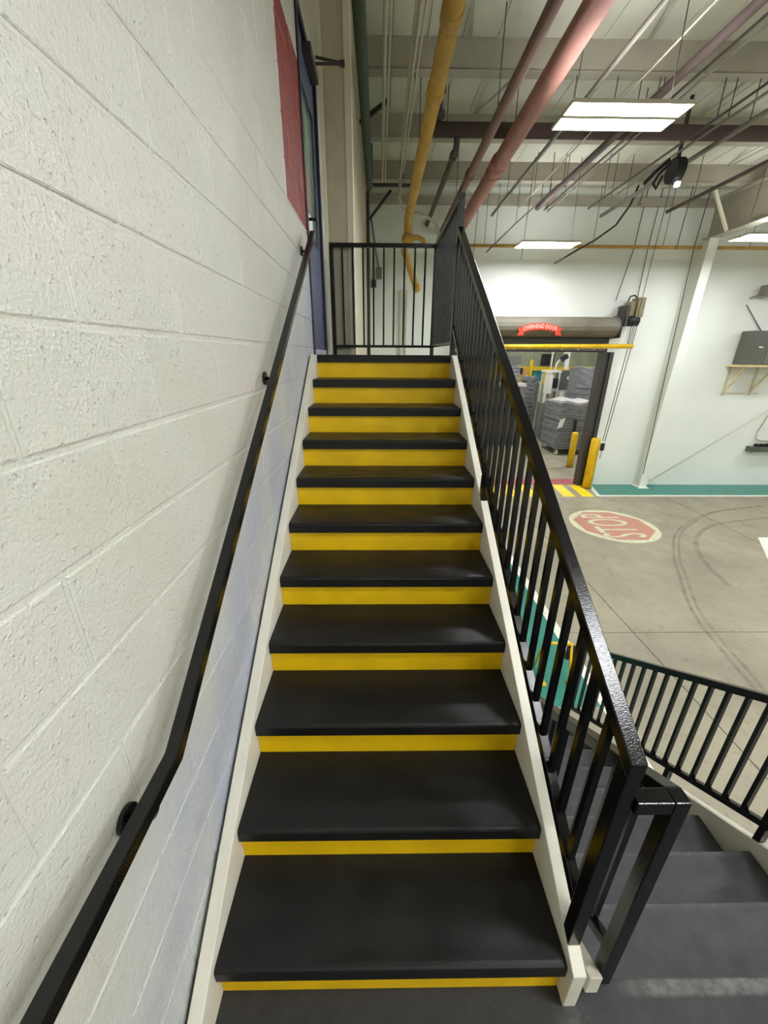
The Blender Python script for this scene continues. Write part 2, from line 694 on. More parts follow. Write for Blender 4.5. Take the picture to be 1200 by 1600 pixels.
m.box(WALL-.02, WALL-.009, w0, w1, v0-.012, v0+.006).box(WALL-.02, WALL-.009, w0, w1, v1-.006, v1+.012)
m.build('window_bead', STEEL, leaf)
MB().box(WALL-.029, WALL-.027, w0+.03, w0+.22, 2.98, 3.26).build('orange_sticker', simple('sticker_orange', (214, 112, 44), .5), leaf)
MB().box(WALL-.029, WALL-.027, w0+.03, w0+.36, 2.82, 2.96).build('white_sticker', PAPER, leaf)
m = MB().tube([(WALL-.015, a0+.06, 2.86), (WALL+.05, a0+.06, 2.86), (WALL+.05, a0+.17, 2.86)], .011, 8)
m.build('lever_handle', BLACK, door)
MB().box(WALL-.016, WALL+.012, DY0+.02, DY0+.05, 3.28, 3.46).build('latch_guard', BLACKM, door, bevel=.003)
m = MB().box(WALL-.015, WALL+.05, a0+.3, a1-.1, DZ1-.13, DZ1-.07)
clo = m.build('door_closer', DARKC, door, bevel=.006)
m = MB().bar((WALL+.02, a1-.05, 4.10), (.19, a1+.02, 4.135), .022, .012)
m.bar((WALL+.02, a1-.0, 4.165), (.19, a1+.02, 4.14), .022, .012).bar((.165, a1+.02, 4.138), (.205, a1+.02, 4.138), .04, .03)
m.build('closer_arm', DARKC, clo)

# ---- pilaster, steel edge and the wall running on behind the landing
m = MB().box(-.35, .20, 4.25, FAR, FLOOR, DECK)
o = m.build('wall_pilaster', PILM)
tag(o, 'beige wall end rising behind the upper landing', 'wall', kind='structure')
o = MB().box(.17, .235, 4.235, 4.42, FLOOR, DECK).build('trim_1', CREAM, bevel=.004)
tag(o, 'cream steel corner post running up beside the landing', 'corner trim', kind='structure')
o = MB().box(WALL-.01, WALL+.03, 4.17, 4.25, TOP, DECK).build('trim_2', CREAM, bevel=.003)
tag(o, 'narrow cream trim strip beyond the blue door', 'door trim', kind='structure')

# ---- far wall with the roll-up doorway
OX0, OX1, OZ1 = 2.75, 6.42, 2.02
m = MB()
m.box(-.35, OX0, FAR, FAR+.15, FLOOR, DECK).box(OX1, 18, FAR, FAR+.15, FLOOR, DECK)
m.box(OX0, OX1, FAR, FAR+.15, OZ1, DECK)
wf = m.build('wall_far', FARW)
tag(wf, 'white painted far wall with the roll-up doorway', 'wall', kind='structure')
o = MB().box(18, 18.2, -9, FAR+.15, FLOOR, DECK).build('wall_right', FARW)
tag(o, 'plain white side wall of the hall', 'wall', kind='structure')
o = MB().box(-.35, 18.2, -9.2, -9, FLOOR, DECK).build('wall_back', FARW)
tag(o, 'plain white wall behind the lower landing', 'wall', kind='structure')

# ---- ceiling deck and beams
ceil = MB().box(-.35, 18.2, -9.2, FAR+.15, DECK, DECK+.1).build('ceiling', DECKM)
tag(ceil, 'off-white metal roof deck on grey roof beams', 'ceiling', kind='structure')
by = [9.32, 7.67, 6.02, 4.37, 2.72, 1.07, -.58, -2.23, -3.88, -5.53, -7.18]
me = None
for y in by:
    m = MB().box(.24, 18, y-.005, y+.01, 5.21, DECK-.0)
    m.box(.24, 18, y-.005, y+.16, 5.20, 5.216)
    o = m.build('roof_beam', BEAMM, ceil)
MB().box(.24, 18, FAR-.1, FAR-.0, 5.14, 5.30).build('ledger_beam', BEAMM, ceil)
for k in range(1, 42):                       # deck seams
    x = .24+.43*k
    MB().box(x-.012, x+.012, -9, FAR, DECK-.012, DECK+.001).build('deck_seam', DECKM, ceil)
for (xa, xb, y) in ((1.35, 1.6, 4.45), (2.3, 2.05, 6.1), (5.3, 5.7, 6.1), (3.4, 3.8, 4.45), (7.2, 7.6, 7.8)):
    MB().bar((xa, y, 5.24), (xb, y+1.5, 5.47), .045, .012).build('diagonal_brace', BEAMM, ceil)
# main frame girder along the right, and the tapered column under it
m = MB()
m.box(8.12, 8.38, -9, 10.3, 4.43, 4.455).box(8.12, 8.38, -9, 10.3, 5.17, 5.195).box(8.24, 8.26, -9, 10.3, 4.44, 5.19)
gd = m.build('girder', BEAMM, ceil)
for y in (9.6, 7.7, 5.9):
    MB().bar((8.12, y, 4.45), (7.6, y, 5.22), .05, .05).build('girder_brace', CREAM, gd)
colm = thing('steel_column', 'white tapered steel column standing against the far wall', 'column', (8.25, FAR-.2, FLOOR))
MB().box(8.14, 8.36, FAR-.02, FAR-.002, FLOOR, 4.43).build('outer_flange', COLW, colm)
MB().prism([(FAR-.02, FLOOR), (FAR-.02, 4.43), (10.08, 4.43), (10.30, FLOOR)], 0, 8.242, 8.258).build('web', COLW, colm)
MB().prism([(10.30, FLOOR), (10.08, 4.43), (10.06, 4.43), (10.28, FLOOR)], 0, 8.14, 8.36).build('inner_flange', COLW, colm)
MB().box(8.1, 8.4, 10.2, FAR, FLOOR, FLOOR+.02).build('base_plate', COLW, colm)

# ================================================================== STAIRS
flight = thing('staircase', 'black treaded stair flight with yellow risers and white stringers climbing to the door', 'staircase', (0, 0, 0))
e = .0015
prof = [(0, -TH), (0, -.012), (.003, -.005), (.010, -.001), (.018, 0), (RUN+OV, 0), (RUN+OV, -TH)]
TM = MB().prism(prof, 0, e, W-e).mesh('tread', TREAD)
RM = MB().box(e, W-e, OV, OV+.012, 0, RISE-TH).mesh('riser', YEL)
for k in range(1, 11):
    inst('tread', TM, flight, (0, (k-1)*RUN, k*RISE))
for k in range(1, 12):
    inst('riser', RM, flight, (0, (k-1)*RUN, (k-1)*RISE))
# stringers
def stringer(y0, xa, xb, nm='stringer'):
    up = .03
    ye = (TOP-up)/RISE*RUN-RUN
    poly = [(y0, .0005), (y0, nos(y0)+up), (ye, TOP), (2.79, TOP), (2.79, TOP-.25), (.33, .0005)]
    return MB().prism(poly, 0, xa, xb).build(nm, STR, flight, bevel=.003)


stringer(-.16, -.042, 0)
stringer(-.025, W, W+.040)
# upper landing
land = thing('upper_landing', 'black upper landing platform in front of the blue door', 'landing', (.5, 3.4, TOP))
y11 = 10*RUN
prof = [(y11, TOP-TH), (y11, TOP-.012), (y11+.003, TOP-.005), (y11+.010, TOP-.001), (y11+.018, TOP), (4.235, TOP), (4.235, TOP-TH)]
MB().prism(prof, 0, e, W-e).build('deck', TREAD, land)
MB().box(W, W+.04, 2.795, 4.235, TOP-.25, TOP-.0005).build('channel', STR, land)
MB().box(-.042, -.001, 2.795, 4.235, TOP-.25, TOP-.0005).build('channel', STR, land)
for x, y in ((W-.03, 4.17), (W-.03, 2.87)):
    MB().box(x-.03, x+.03, y-.03, y+.03, FLOOR, TOP-TH-.001).build('support_post', STR, land)

# lower landing
l2 = thing('lower_landing', 'rough charcoal coated lower landing joining both stair flights', 'landing', (1.1, -.8, 0))
MB().box(-.048, 2.34, -1.9, LY0, -.05, 0).build('deck', CHAR, l2, bevel=.006)
MB().box(-.03, 2.33, -1.88, LY0-.06, -.25, -.051).build('frame', STR, l2)
for x in (.05, 2.27):
    for y in (-1.8, -.15):
        MB().box(x-.04, x+.04, y-.04, y+.04, FLOOR, -.251).build('support_post', STR, l2)

# lower flight
f2 = thing('lower_staircase', 'charcoal coated lower stair flight going down beside the yellow and black one', 'staircase', (1.75, 1.3, FLOOR))
LX0, LX1 = 1.19, 2.30
LT = MB().box(LX0+e, LX1-e, -LRUN-.015, 0, -.045, 0).mesh('tread', LTREAD)
LR = MB().box(LX0+e, LX1-e, -.022, -.010, -RISE, -.0505).mesh('riser', LTREAD)
for k in range(1, 10):
    inst('tread', LT, f2, (0, LY0+LRUN*k, -RISE*k), .006)
for k in range(0, 10):
    o = inst('riser', LR, f2, (0, LY0+LRUN*k-(.001 if k == 0 else 0), -RISE*k))
def lstr(xa, xb, up, y0):
    yend = LY0+LRUN*10
    poly = [(y0, low(y0)+up), (yend+.06, low(yend+.06)+up), (yend+.06, FLOOR+.0005), (yend-.32, FLOOR+.0005), (LY0+.02, low(LY0)-.30), (y0, -.0505 if y0 < LY0 else low(y0)-.2)]
    if y0 < LY0:
        poly = [(y0, low(y0)+up), (yend+.06, low(yend+.06)+up), (yend+.06, FLOOR+.0005), (yend-.32, FLOOR+.0005), (LY0+.02, low(LY0)-.30), (LY0+.001, .0005), (y0, .0005)]
    MB().prism(poly, 0, xa, xb).build('stringer', STR, f2, bevel=.003)


lstr(2.30, 2.34, .07, .0)
lstr(1.15, 1.19, .075, .002)

# ================================================================== RAILINGS
def slope_bar(fn, y0, y1, top, thick, xa, xb):
    return MB().prism([(y0, fn(y0)+top-thick), (y0, fn(y0)+top), (y1, fn(y1)+top), (y1, fn(y1)+top-thick)], 0, xa, xb)


def baluster_mesh(h, s=.019, sl=0):
    a = s/2
    return MB().add([(-a, -a, 0-sl*a), (a, -a, -sl*a), (a, a, sl*a), (-a, a, sl*a), (-a, -a, h-sl*a), (a, -a, h-sl*a), (a, a, h+sl*a), (-a, a, h+sl*a)],
                    [(3, 2, 1, 0), (4, 5, 6, 7), (0, 1, 5, 4), (1, 2, 6, 5), (2, 3, 7, 6), (3, 0, 4, 7)]).mesh('baluster', BLACK)


RX = W+.02
rail = thing('stair_railing', 'black steel baluster railing rising along the yellow and black stairs', 'railing', (RX, .05, nos(.05)+.03))
SL = RISE/RUN
slope_bar(nos, .028, 2.822, .835, .047, W, W+.04).build('handrail', BLACK, rail, bevel=.003)
slope_bar(nos, .0705, 2.822, .185, .040, W+.004, W+.036).build('bottom_rail', BLACK, rail, bevel=.002)
MB().prism([(.030, nos(.03)+.0305), (.030, nos(.03)+.79), (.070, nos(.07)+.79), (.070, nos(.07)+.0305)], 0, W+.0005, W+.0395).build('newel_post', BLACK, rail, bevel=.003)
MB().prism([(1.488, nos(1.488)+.0305), (1.488, nos(1.488)+.146), (1.528, nos(1.528)+.146), (1.528, nos(1.528)+.0305)], 0, W+.0005, W+.0395).build('support_leg', BLACK, rail, bevel=.002)
BM = baluster_mesh(.604, .0195, SL)
k = 1
while .052+.095*k < 2.80:
    y = .052+.095*k
    inst('baluster', BM, rail, (RX, y, nos(y)+.185))
    k += 1

lr = thing('landing_railing', 'black steel guard railing round the upper landing', 'railing', (RX, 3.5, TOP))
GT = 2.95
MB().box(W, W+.04, 2.823, 2.863, TOP, GT).build('post', BLACK, lr, bevel=.003)
MB().box(W, W+.04, 4.18, 4.22, TOP, GT-.0405).build('post', BLACK, lr, bevel=.003)
MB().box(-.02, .02, 4.18, 4.22, TOP, GT-.0405).build('post', BLACK, lr, bevel=.003)
MB().box(W, W+.04, 2.8635, 4.22, GT-.04, GT).build('top_rail', BLACK, lr, bevel=.003)
MB().box(-.02, W-.0005, 4.18, 4.22, GT-.04, GT).build('top_rail', BLACK, lr, bevel=.003)
MB().box(W+.005, W+.035, 2.8635, 4.1795, 1.958, 1.985).build('bottom_rail', BLACK, lr, bevel=.002)
MB().box(.0205, W-.0005, 4.185, 4.215, 1.958, 1.985).build('bottom_rail', BLACK, lr, bevel=.002)
MB().box(.36, .385, 4.187, 4.213, TOP, 1.9575).build('foot', BLACK, lr)
BL = baluster_mesh(GT-.04-1.985)
for k in range(1, 14):
    inst('baluster', BL, lr, (RX, 2.843+.0955*k, 1.985))
for k in range(1, 10):
    inst('baluster', BL, lr, (.0+.1087*k, 4.20, 1.985))

# lower flight, inner guard next to the newel
ig = thing('inner_guard_railing', 'black lower-flight railing starting at the square post beside the newel', 'railing', (1.22, .04, 0))
MB().box(1.20, 1.24, .02, .06, .0005, .899).build('post', BLACK, ig, bevel=.003)
MB().box(1.1085, 1.1995, .02, .06, .857, .899).build('top_bar', BLACK, ig, bevel=.003)
slope_bar(low, .0605, 2.56, .915, .047, 1.20, 1.24).build('handrail', BLACK, ig, bevel=.003)
slope_bar(low, .0605, 2.56, .19, .040, 1.205, 1.235).build('bottom_rail', BLACK, ig, bevel=.002)
LB = baluster_mesh(.678, .0195, -RISE/LRUN)
k = 0
while .135+.0935*k < 2.52:
    y = .135+.0935*k
    inst('baluster', LB, ig, (1.22, y, low(y)+.19))
    k += 1
MB().box(1.20, 1.24, 2.5605, 2.6, FLOOR, low(2.58)+.915).build('post', BLACK, ig, bevel=.003)

og = thing('outer_guard_railing', 'black lower-flight railing on the open floor side of the charcoal stairs', 'railing', (2.32, .04, 0))
slope_bar(low, .0605, 2.23, .91, .047, 2.30, 2.34).build('handrail', BLACK, og, bevel=.003)
slope_bar(low, .0605, 2.23, .205, .040, 2.305, 2.335).build('bottom_rail', BLACK, og, bevel=.002)
MB().box(2.30, 2.34, .02, .06, .078, .905).build('post', BLACK, og, bevel=.003)
MB().box(2.30, 2.34, 2.2305, 2.27, low(2.23)+.0702, low(2.25)+.91).build('post', BLACK, og, bevel=.003)
for y in (1.08, .56):
    MB().prism([(y-.015, low(y-.015)+.0705), (y-.015, low(y-.015)+.1645), (y+.015, low(y+.015)+.1645), (y+.015, low(y+.015)+.0705)], 0, 2.305, 2.335).build('support_leg', BLACK, og)
OB = baluster_mesh(.658, .0195, -RISE/LRUN)
for k in range(0, 23):
    y = .110+.0925*k
    inst('baluster', OB, og, (2.32, y, low(y)+.205))

# handrail on the block wall
hr = thing('wall_handrail', 'black square handrail on brackets along the white block wall', 'handrail', (.02, 0, 1.0))
t = .032
yb = .055
ye = 2.74
zb, ze = 1.037, 1.037+SL*(ye-.055)
tv = t/math.cos(math.atan(SL))
poly = [(-1.3, zb-t), (-1.3, zb), (yb, zb), (ye, ze), (ye, ze-tv), (yb+.009, zb-t)]
MB().prism(poly, 0, .005, .037).build('rail', BLACK, hr, bevel=.002)
for y in (-.03, 1.40, 2.66):
    z = (zb if y < yb else zb+SL*(y-yb)-(tv-t))-t
    bk = MB().tube([(WALL+.001, y, z-.055), (WALL+.012, y, z-.055)], .031, 16).build('bracket', BLACK, hr, bevel=.002)
    MB().tube([(WALL+.012, y, z-.055), (-.015, y, z-.058), (.008, y, z-.045), (.018, y, z-.022), (.02, y, z-.001)], .0085, 8).build('bracket_arm', BLACK, bk)

# ================================================================== FAR WALL THINGS
# roll-up door
rd = thing('rollup_door', 'coiled roll-up door with grey hood and red ribbon sign above the doorway', 'door', (4.6, FAR-.2, FLOOR))
# hood: half-round section
hz0, hz1 = 2.33, 2.80
sec = [(FAR-.003, hz0), (FAR-.003, hz1)]
for k in range(0, 9):
    a = math.pi/2+math.pi*k/8
    sec.append((FAR-.22+.26*math.cos(a), (hz0+hz1)/2+(hz1-hz0)/2*math.sin(a)))
hx1 = 6.53
hood = MB().prism(sec, 0, 2.65, hx1).build('hood', HOODM, rd, bevel=.004)
MB().box(hx1, hx1+.012, FAR-.5, FAR-.002, hz0-.02, hz1+.03).build('end_bracket', DOORD, rd)
MB().box(OX0-.05, OX1+.1, FAR-.06, FAR-.002, 1.98, hz0-.002).build('header_plate', DOORD, rd)
cr = MB().box(OX0-.02, OX1+.02, FAR-.10, FAR-.061, 2.01, 2.12).build('bottom_bar', simple('bar_mauve', (112, 104, 112), .4, metal=.4), rd)
for k in range(9):
    x = 3.2+k*.42
    MB().box(x-.015, x+.015, FAR-.105, FAR-.1005, 2.03, 2.06).build('bolt', PAPER, cr)
for nm, xa in (('guide', OX1), ('guide', OX0-.28)):
    m = MB().box(xa, xa+.1, FAR-.10, FAR-.003, FLOOR+.002, 1.979).box(xa+.18, xa+.28, FAR-.10, FAR-.003, FLOOR+.002, 1.979)
    m.box(xa+.1, xa+.18, FAR-.05, FAR-.003, FLOOR+.002, 1.979)
    m.build(nm, DOORD, rd)
MB().box(OX1-.02, OX1-.001, FAR-.1, FAR+.16, FLOOR+.002, 1.979).build('jamb_liner', DOORD, rd)
MB().box(OX0+.001, OX0+.02, FAR-.1, FAR+.16, FLOOR+.002, 1.979).build('jamb_liner', DOORD, rd)
# ribbon logo bent on the hood
lx, lz = 4.50, 2.56
ly = FAR-.485
def bend(x):
    return .085*math.cos((x-lx)*3.0)-.085
rib = MB()
n = 24
vs = []
for k in range(n+1):
    x = lx-.46+.92*k/n
    for dz in (-.075, .075):
        vs.append((x, ly, lz+bend(x)+dz))
rib.add(vs, [(2*i, 2*i+2, 2*i+3, 2*i+1) for i in range(n)])
for s in (-1, 1):
    x = lx+s*.40
    z = lz+bend(x)-.06
    rib.add([(x, ly+.003, z-.085), (x+s*.17, ly+.003, z-.10), (x+s*.11, ly+.003, z-.01), (x+s*.17, ly+.003, z+.08), (x, ly+.003, z+.085)], [(0, 1, 2, 3, 4)])
ro = rib.build('ribbon_sign', REDL, hood)
sm = ro.modifiers.new('thickness', 'SOLIDIFY')
sm.thickness = .012
ro['label'] = 'red ribbon sign reading OVERHEAD DOOR'
tm = text_mesh('OVERHEAD DOOR', .12, .002, 1.05)
xsv = [v.co.x for v in tm.vertices]
wx = max(xsv)-min(xsv)
cx_ = (max(xsv)+min(xsv))/2
for v in tm.vertices:
    a = (v.co.x-cx_)*.84/wx
    v.co = (lx+a, ly-.016-v.co.z, lz+bend(lx+a)+v.co.y*1.1)
tm.materials.clear()
tm.materials.append(LOGOT)
o = bpy.data.objects.new('lettering', tm)
COL.objects.link(o)
o.parent = ro
o.location = -wloc(rd)
# operator and chain
op = thing('door_operator', 'tan motor operator box at the end of the door hood', 'motor', (6.75, FAR-.2, 2.7))
MB().box(6.62, 6.70, FAR-.42, FAR-.002, 2.58, 3.05).build('mount_plate', DARKC, op)
MB().box(6.86, 7.04, FAR-.42, FAR-.12, 2.78, 3.22).build('motor_box', OPER, op, bevel=.01)
MB().box(6.70, 6.86, FAR-.36, FAR-.10, 2.80, 3.14).build('gear_case', OPER, op, bevel=.02)
MB().tube([(6.71, FAR-.34, 2.70), (6.98, FAR-.34, 2.70)], .12, 14).build('chain_wheel', BLACKM, op)
MB().tube([(6.72, FAR-.2, 3.15), (6.74, FAR-.22, 3.26), (6.84, FAR-.22, 3.29), (6.92, FAR-.22, 3.23)], .018, 8).build('hose', BLACKM, op)
ch = thing('hand_chain', 'long steel hand chain hanging from the door operator', 'chain', (6.9, FAR-.2, -.45))
a, b = on(1, FAR-.2, 981, 515), on(1, FAR-.2, 939, 688)
m = MB().tube([(6.84, FAR-.47, 2.70), (6.68, FAR-.47, -.3)], .009, 6).build('chain_run', DARKC, ch)
MB().tube([(6.93, FAR-.47, 2.70), (6.74, FAR-.47, -.32)], .009, 6).build('chain_run', DARKC, ch)
MB().box(6.66, 6.75, FAR-.50, FAR-.44, -.56, -.36).build('chain_weight', BLACKM, ch)
MB().tube([(6.71, FAR-.47, -.56), (6.70, FAR-.47, -.78)], .02, 6).build('chain_end', OFFW, ch)
# clearance bar
cb_ = thing('clearance_bar', 'yellow horizontal clearance bar hung across the roll-up doorway', 'bar', (5, FAR-.35, 2.1))
by0 = FAR-.58
br_ = on(1, by0, 988, 541)
MB().tube([(2.3, by0, br_[2]-.04), tuple(br_)], .055, 12).build('bar', BOLL, cb_)
for x, z in ((2.6, br_[2]-.04), (br_[0]-.06, br_[2])):
    MB().tube([(x, by0, z), (x+.12, by0, DECK-.001)], .007, 6).build('hanging_wire', DARKC, cb_)
# bollards
def bollard(x, y, lab, h=1.46, r=.125):
    b = thing('bollard', lab, 'bollard', (x, y, FLOOR))
    m = MB().tube([(x, y, FLOOR), (x, y, FLOOR+h-.04), (x, y, FLOOR+h-.012), (x, y, FLOOR+h)], [r, r, r*.86, r*.5], 18)
    m.build('post', BOLL, b)
    MB().tube([(x, y, FLOOR+.002), (x, y, FLOOR+.012)], r+.02, 18).build('base_ring', DARKC, b)


bollard(6.60, 10.30, 'yellow pipe bollard on the hall side of the doorway guide')
bollard(7.14, 12.6, 'yellow pipe bollard standing inside the next room by the doorway', 1.2, .105)
# wall shelf with control box
sh = thing('wall_shelf', 'wooden shelf on white brackets high on the far wall', 'shelf', (10.7, FAR-.2, 1.65))
sy = 10.06
MB().box(9.86, 11.5, sy, FAR-.002, 1.64, 1.69).build('board', WOODM, sh)
for x in (10.0, 10.75, 11.4):
    bkt = MB().box(x-.03, x+.03, FAR-.03, FAR-.002, .90, 1.639).build('bracket', OFFW, sh)
    MB().bar((x, sy+.05, 1.63), (x, FAR-.03, 1.0), .035, .035).build('strut', WOODM, bkt)
MB().box(9.95, 11.0, FAR-.02, FAR-.002, .93, .96).build('cross_rail', OFFW, sh)
cbx = thing('control_cabinet', 'grey green control cabinet standing on the wooden wall shelf', 'cabinet', (10.5, FAR-.25, 1.691))
MB().box(9.97, 11.3, sy+.06, FAR-.05, 1.691, 2.50).build('body', BOXG, cbx, bevel=.01)
MB().box(10.42, 11.27, sy+.048, sy+.06, 1.72, 2.47).build('door_panel', simple('panel_grey', (112, 112, 100), .5), cbx)
MB().box(10.18, 10.28, sy+.054, sy+.06, 2.10, 2.13).build('nameplate', PAPER, cbx)
tr = thing('outlet_tray', 'dark grey outlet tray fixed low on the far wall', 'tray', (11.6, FAR-.1, -.65))
MB().box(11.2, 12.6, FAR-.2, FAR-.002, -.66, -.52).build('channel', BOXG, tr)
for k in range(5):
    x = 11.35+k*.16
    MB().box(x, x+.1, FAR-.16, FAR-.06, -.52, -.44).build('outlet', BLACKM, tr)
cn = thing('wall_conduit', 'thin white conduit loop above the outlet tray', 'conduit', (11.4, FAR-.03, -.4))
MB().tube([(11.35, FAR-.03, -.1), (11.38, FAR-.03, -.30), (11.5, FAR-.03, -.36), (12.2, FAR-.03, -.36)], .014, 6).build('tube', OFFW, cn)
MB().tube([(11.35, FAR-.03, -.1), (11.62, FAR-.03, .8)], .014, 6).build('tube', OFFW, cn)
dr = thing('brace_rod', 'long diagonal wall brace rod from the column foot', 'rod', (8.65, FAR-.08, FLOOR+.1))
p0, p1 = on(1, FAR-.08, 1016, 751), on(1, FAR-.08, 1200, 642)
p2 = p0+(p1-p0)*1.5
MB().tube([tuple(p0), tuple(p2)], .014, 6).build('rod', OFFW, dr)
MB().box(p0[0]-.06, p0[0]+.06, FAR-.09, FAR-.002, p0[2]-.06, p0[2]+.06).build('anchor', CREAM, dr)
wp = thing('wall_lamp', 'dark flood lamp bracket fixed high on the far wall', 'lamp', (11.0, FAR-.2, 3.1))
c0 = on(1, FAR-.1, 1192, 455)
MB().box(c0[0]-.1, c0[0]+.35, FAR-.3, FAR-.1, c0[2]-.12, c0[2]+.12).build('head', GREYC, wp, bevel=.02)
MB().bar((c0[0]-.2, FAR-.01, c0[2]-.15), (c0[0]+.1, FAR-.2, c0[2]), .03, .03).build('arm', GREYC, wp)
c1 = on(1, FAR-.05, 1168, 476)
MB().tube([(c1[0], FAR-.02, c1[2]), (c1[0]+.6, FAR-.02, c1[2]-.6)], .012, 6).build('cable', GREYC, wp)

# low yellow stand beside the lower flight
ys_ = thing('barrier_stand', 'low yellow tubular stand with black straps on the teal walkway', 'stand', (2.57, 3.02, FLOOR))
MB().tube([(2.40, 3.05, FLOOR+.50), (2.76, 3.05, FLOOR+.47)], .018, 8).build('top_tube', BOLL, ys_)
for x in (2.42, 2.74):
    lg = MB().tube([(x, 3.05, FLOOR+.48), (x, 2.92, FLOOR+.012)], .016, 8).build('leg', BOLL, ys_)
    MB().tube([(x, 3.05, FLOOR+.48), (x, 3.2, FLOOR+.012)], .016, 8).build('leg', BOLL, ys_)
    MB().box(x-.035, x+.035, 2.88, 2.95, FLOOR, FLOOR+.03).build('foot_pad', BOLL, ys_, bevel=.008)
MB().box(2.70, 2.78, 3.03, 3.06, FLOOR+.26, FLOOR+.46).build('strap', BLACKM, ys_)
MB().box(2.40, 2.47, 3.03, 3.06, FLOOR+.30, FLOOR+.47).build('strap', BLACKM, ys_)

# ================================================================== CEILING THINGS
def hanger(t, x, y, z0, z1=None, r=.006):
    MB().tube([(x, y, z0), (x, y, (z1 or DECK)-.001)], r, 6).build('hanger_rod', DARKC, t)


def lamp(x, y, z, lab, sx=1.22, sy=.52):
    t = thing('ceiling_light', lab, 'light', (x, y, z), 'twin strip lights hung under the roof')
    m = MB().box(x-sx/2, x+sx/2, y-sy/2, y+sy/2, z+.022, z+.03)
    for s in (-1, 1):
        m.box(x-sx/2, x+sx/2, y+s*sy/2-.008, y+s*sy/2+.008, z-.003, z+.022)
        m.box(x+s*sx/2-.008, x+s*sx/2+.008, y-sy/2, y+sy/2, z-.003, z+.022)
    m.box(x-sx/2, x+sx/2, y-.028, y+.028, z-.003, z+.022)
    m.box(x-.25, x+.25, y-.06, y+.06, z+.03, z+.06)
    m.build('housing', OFFW, t)
    for s in (-1, 1):
        MB().box(x-sx/2+.05, x+sx/2-.05, y+s*.16-.022, y+s*.16+.022, z+.0305, z+.036).build('added_uplight', LED, t)  # glowing strip added on top of the housing to brighten the ceiling
        MB().box(x-sx/2+.012, x+sx/2-.012, y+s*(sy/4+.006)-.098, y+s*(sy/4+.006)+.098, z-.001, z+.0215).build('diffuser', LED, t)
    for s in (-1, 1):
        MB().tube([(x+s*.5, y, z+.03), (x+s*.46, y, DECK-.001)], .005, 6).build('hanging_wire', DARKC, t)


lamp(3.01, 4.73, 4.20, 'bright twin strip light between the pink pipe and the reel')
lamp(4.02, 9.10, 4.04, 'bright twin strip light hung before the wall above the roll-up door')
lamp(8.15, 8.45, 4.05, 'bright twin strip light hung by the right girder and column')
LO = 'unseen twin strip light added to light the hall'
for x, y in ((2.83, -.6), (2.83, -5.3), (8.15, 3.8), (8.15, -.9), (13.2, 3.8), (13.2, 8.45), (8.15, -5.3), (13.2, -.9), (5.6, 1.5), (5.6, -2.9), (5.6, -7)):  # out-of-view fixtures added to light the hall, the last row for the risers
    lamp(x, y, 4.06, LO)


def pipe(name, lab, cat, pts, r, mat, couplings=(), hangs=(), grp=None):
    t = thing(name, lab, cat, pts[0], grp)
    MB().tube(pts, r, 14).build('tube', mat, t)
    for (y, l) in couplings:
        x, z = pts[0][0], pts[0][2]
        MB().tube([(x, y-l/2, z), (x, y-l/2+.012, z), (x, y+l/2-.012, z), (x, y+l/2, z)], [r*1.08, r*1.16, r*1.16, r*1.08], 16).build('coupling', mat, t)
    for y in hangs:
        hanger(t, pts[0][0]-.0, y, pts[0][2]+r*.9)
    return t


yp = pipe('gas_pipe', 'large yellow gas pipe running under the roof towards the far wall', 'pipe',
          [(1.05, -4, 4.3), (1.05, 8.35, 4.3), (1.055, 8.52, 4.27), (1.06, 8.6, 4.18), (1.06, 8.6, 3.98)], .078, YPIPE,
          [(3.6, .14), (4.55, .14), (0, .14)], [1.5, 4.2, 6.4])
MB().tube([(1.06, 8.6, 4.08), (1.06, 8.6, 4.02), (1.06, 8.6, 3.99), (1.06, 8.6, 3.93)], [.1, .125, .125, .1], 16).build('flange', YPIPE, yp)
MB().tube([(1.06, 8.6, 4.02), (1.25, 8.6, 4.04), (1.36, 8.6, 4.0), (1.38, 8.6, 3.9)], .05, 10).build('valve_branch', YPIPE, yp)
MB().tube([(1.06, 8.6, 3.98), (1.0, 8.6, 3.80), (1.27, 8.6, 3.15)], .07, 12).build('lower_run', YPIPE, yp)
MB().tube([(1.245, 8.6, 3.21), (1.27, 8.6, 3.15), (1.285, 8.6, 3.11), (1.292, 8.6, 3.09)], [.075, .088, .08, .04], 14).build('end_cap', YPIPE, yp)
pipe('process_pipe', 'thick pink pipe running under the roof beside the twin strip light', 'pipe', [(2.34, -4, 4.75), (2.44, 9.3, 4.75)], .12, PINK, [], [3.0, 6.3])
o = [q for q in bpy.data.objects if q.name == 'process_pipe'][0]
MB().tube([(2.42, 7.25, 4.75), (2.42, 7.27, 4.75), (2.422, 7.42, 4.75), (2.422, 7.44, 4.75)], [.123, .14, .14, .123], 18).build('coupling', PINK, o)
MB().tube([(2.425, 7.6, 4.75), (2.425, 7.62, 4.75), (2.426, 7.7, 4.75), (2.426, 7.72, 4.75)], [.123, .135, .135, .123], 18).build('coupling', PINK, o)
MB().tube([(2.44, 9.28, 4.75), (2.45, 9.5, 4.75), (2.46, FAR-.002, 4.75)], .12, 14).build('drop', PINK, o)
p2_ = pipe('sprinkler_pipe', 'mauve pipe running under the roof between the yellow and pink pipes', 'pipe', [(1.90, -4, 4.58), (1.97, FAR-.002, 4.58)], .06, MAUVE, [], [2.5, 5.5, 8.2])
MB().tube([(1.953, 7.2, 4.58), (1.953, 7.22, 4.58), (1.954, 7.33, 4.58), (1.954, 7.35, 4.58)], [.062, .08, .08, .062], 14).build('coupling', MAUVE, p2_)
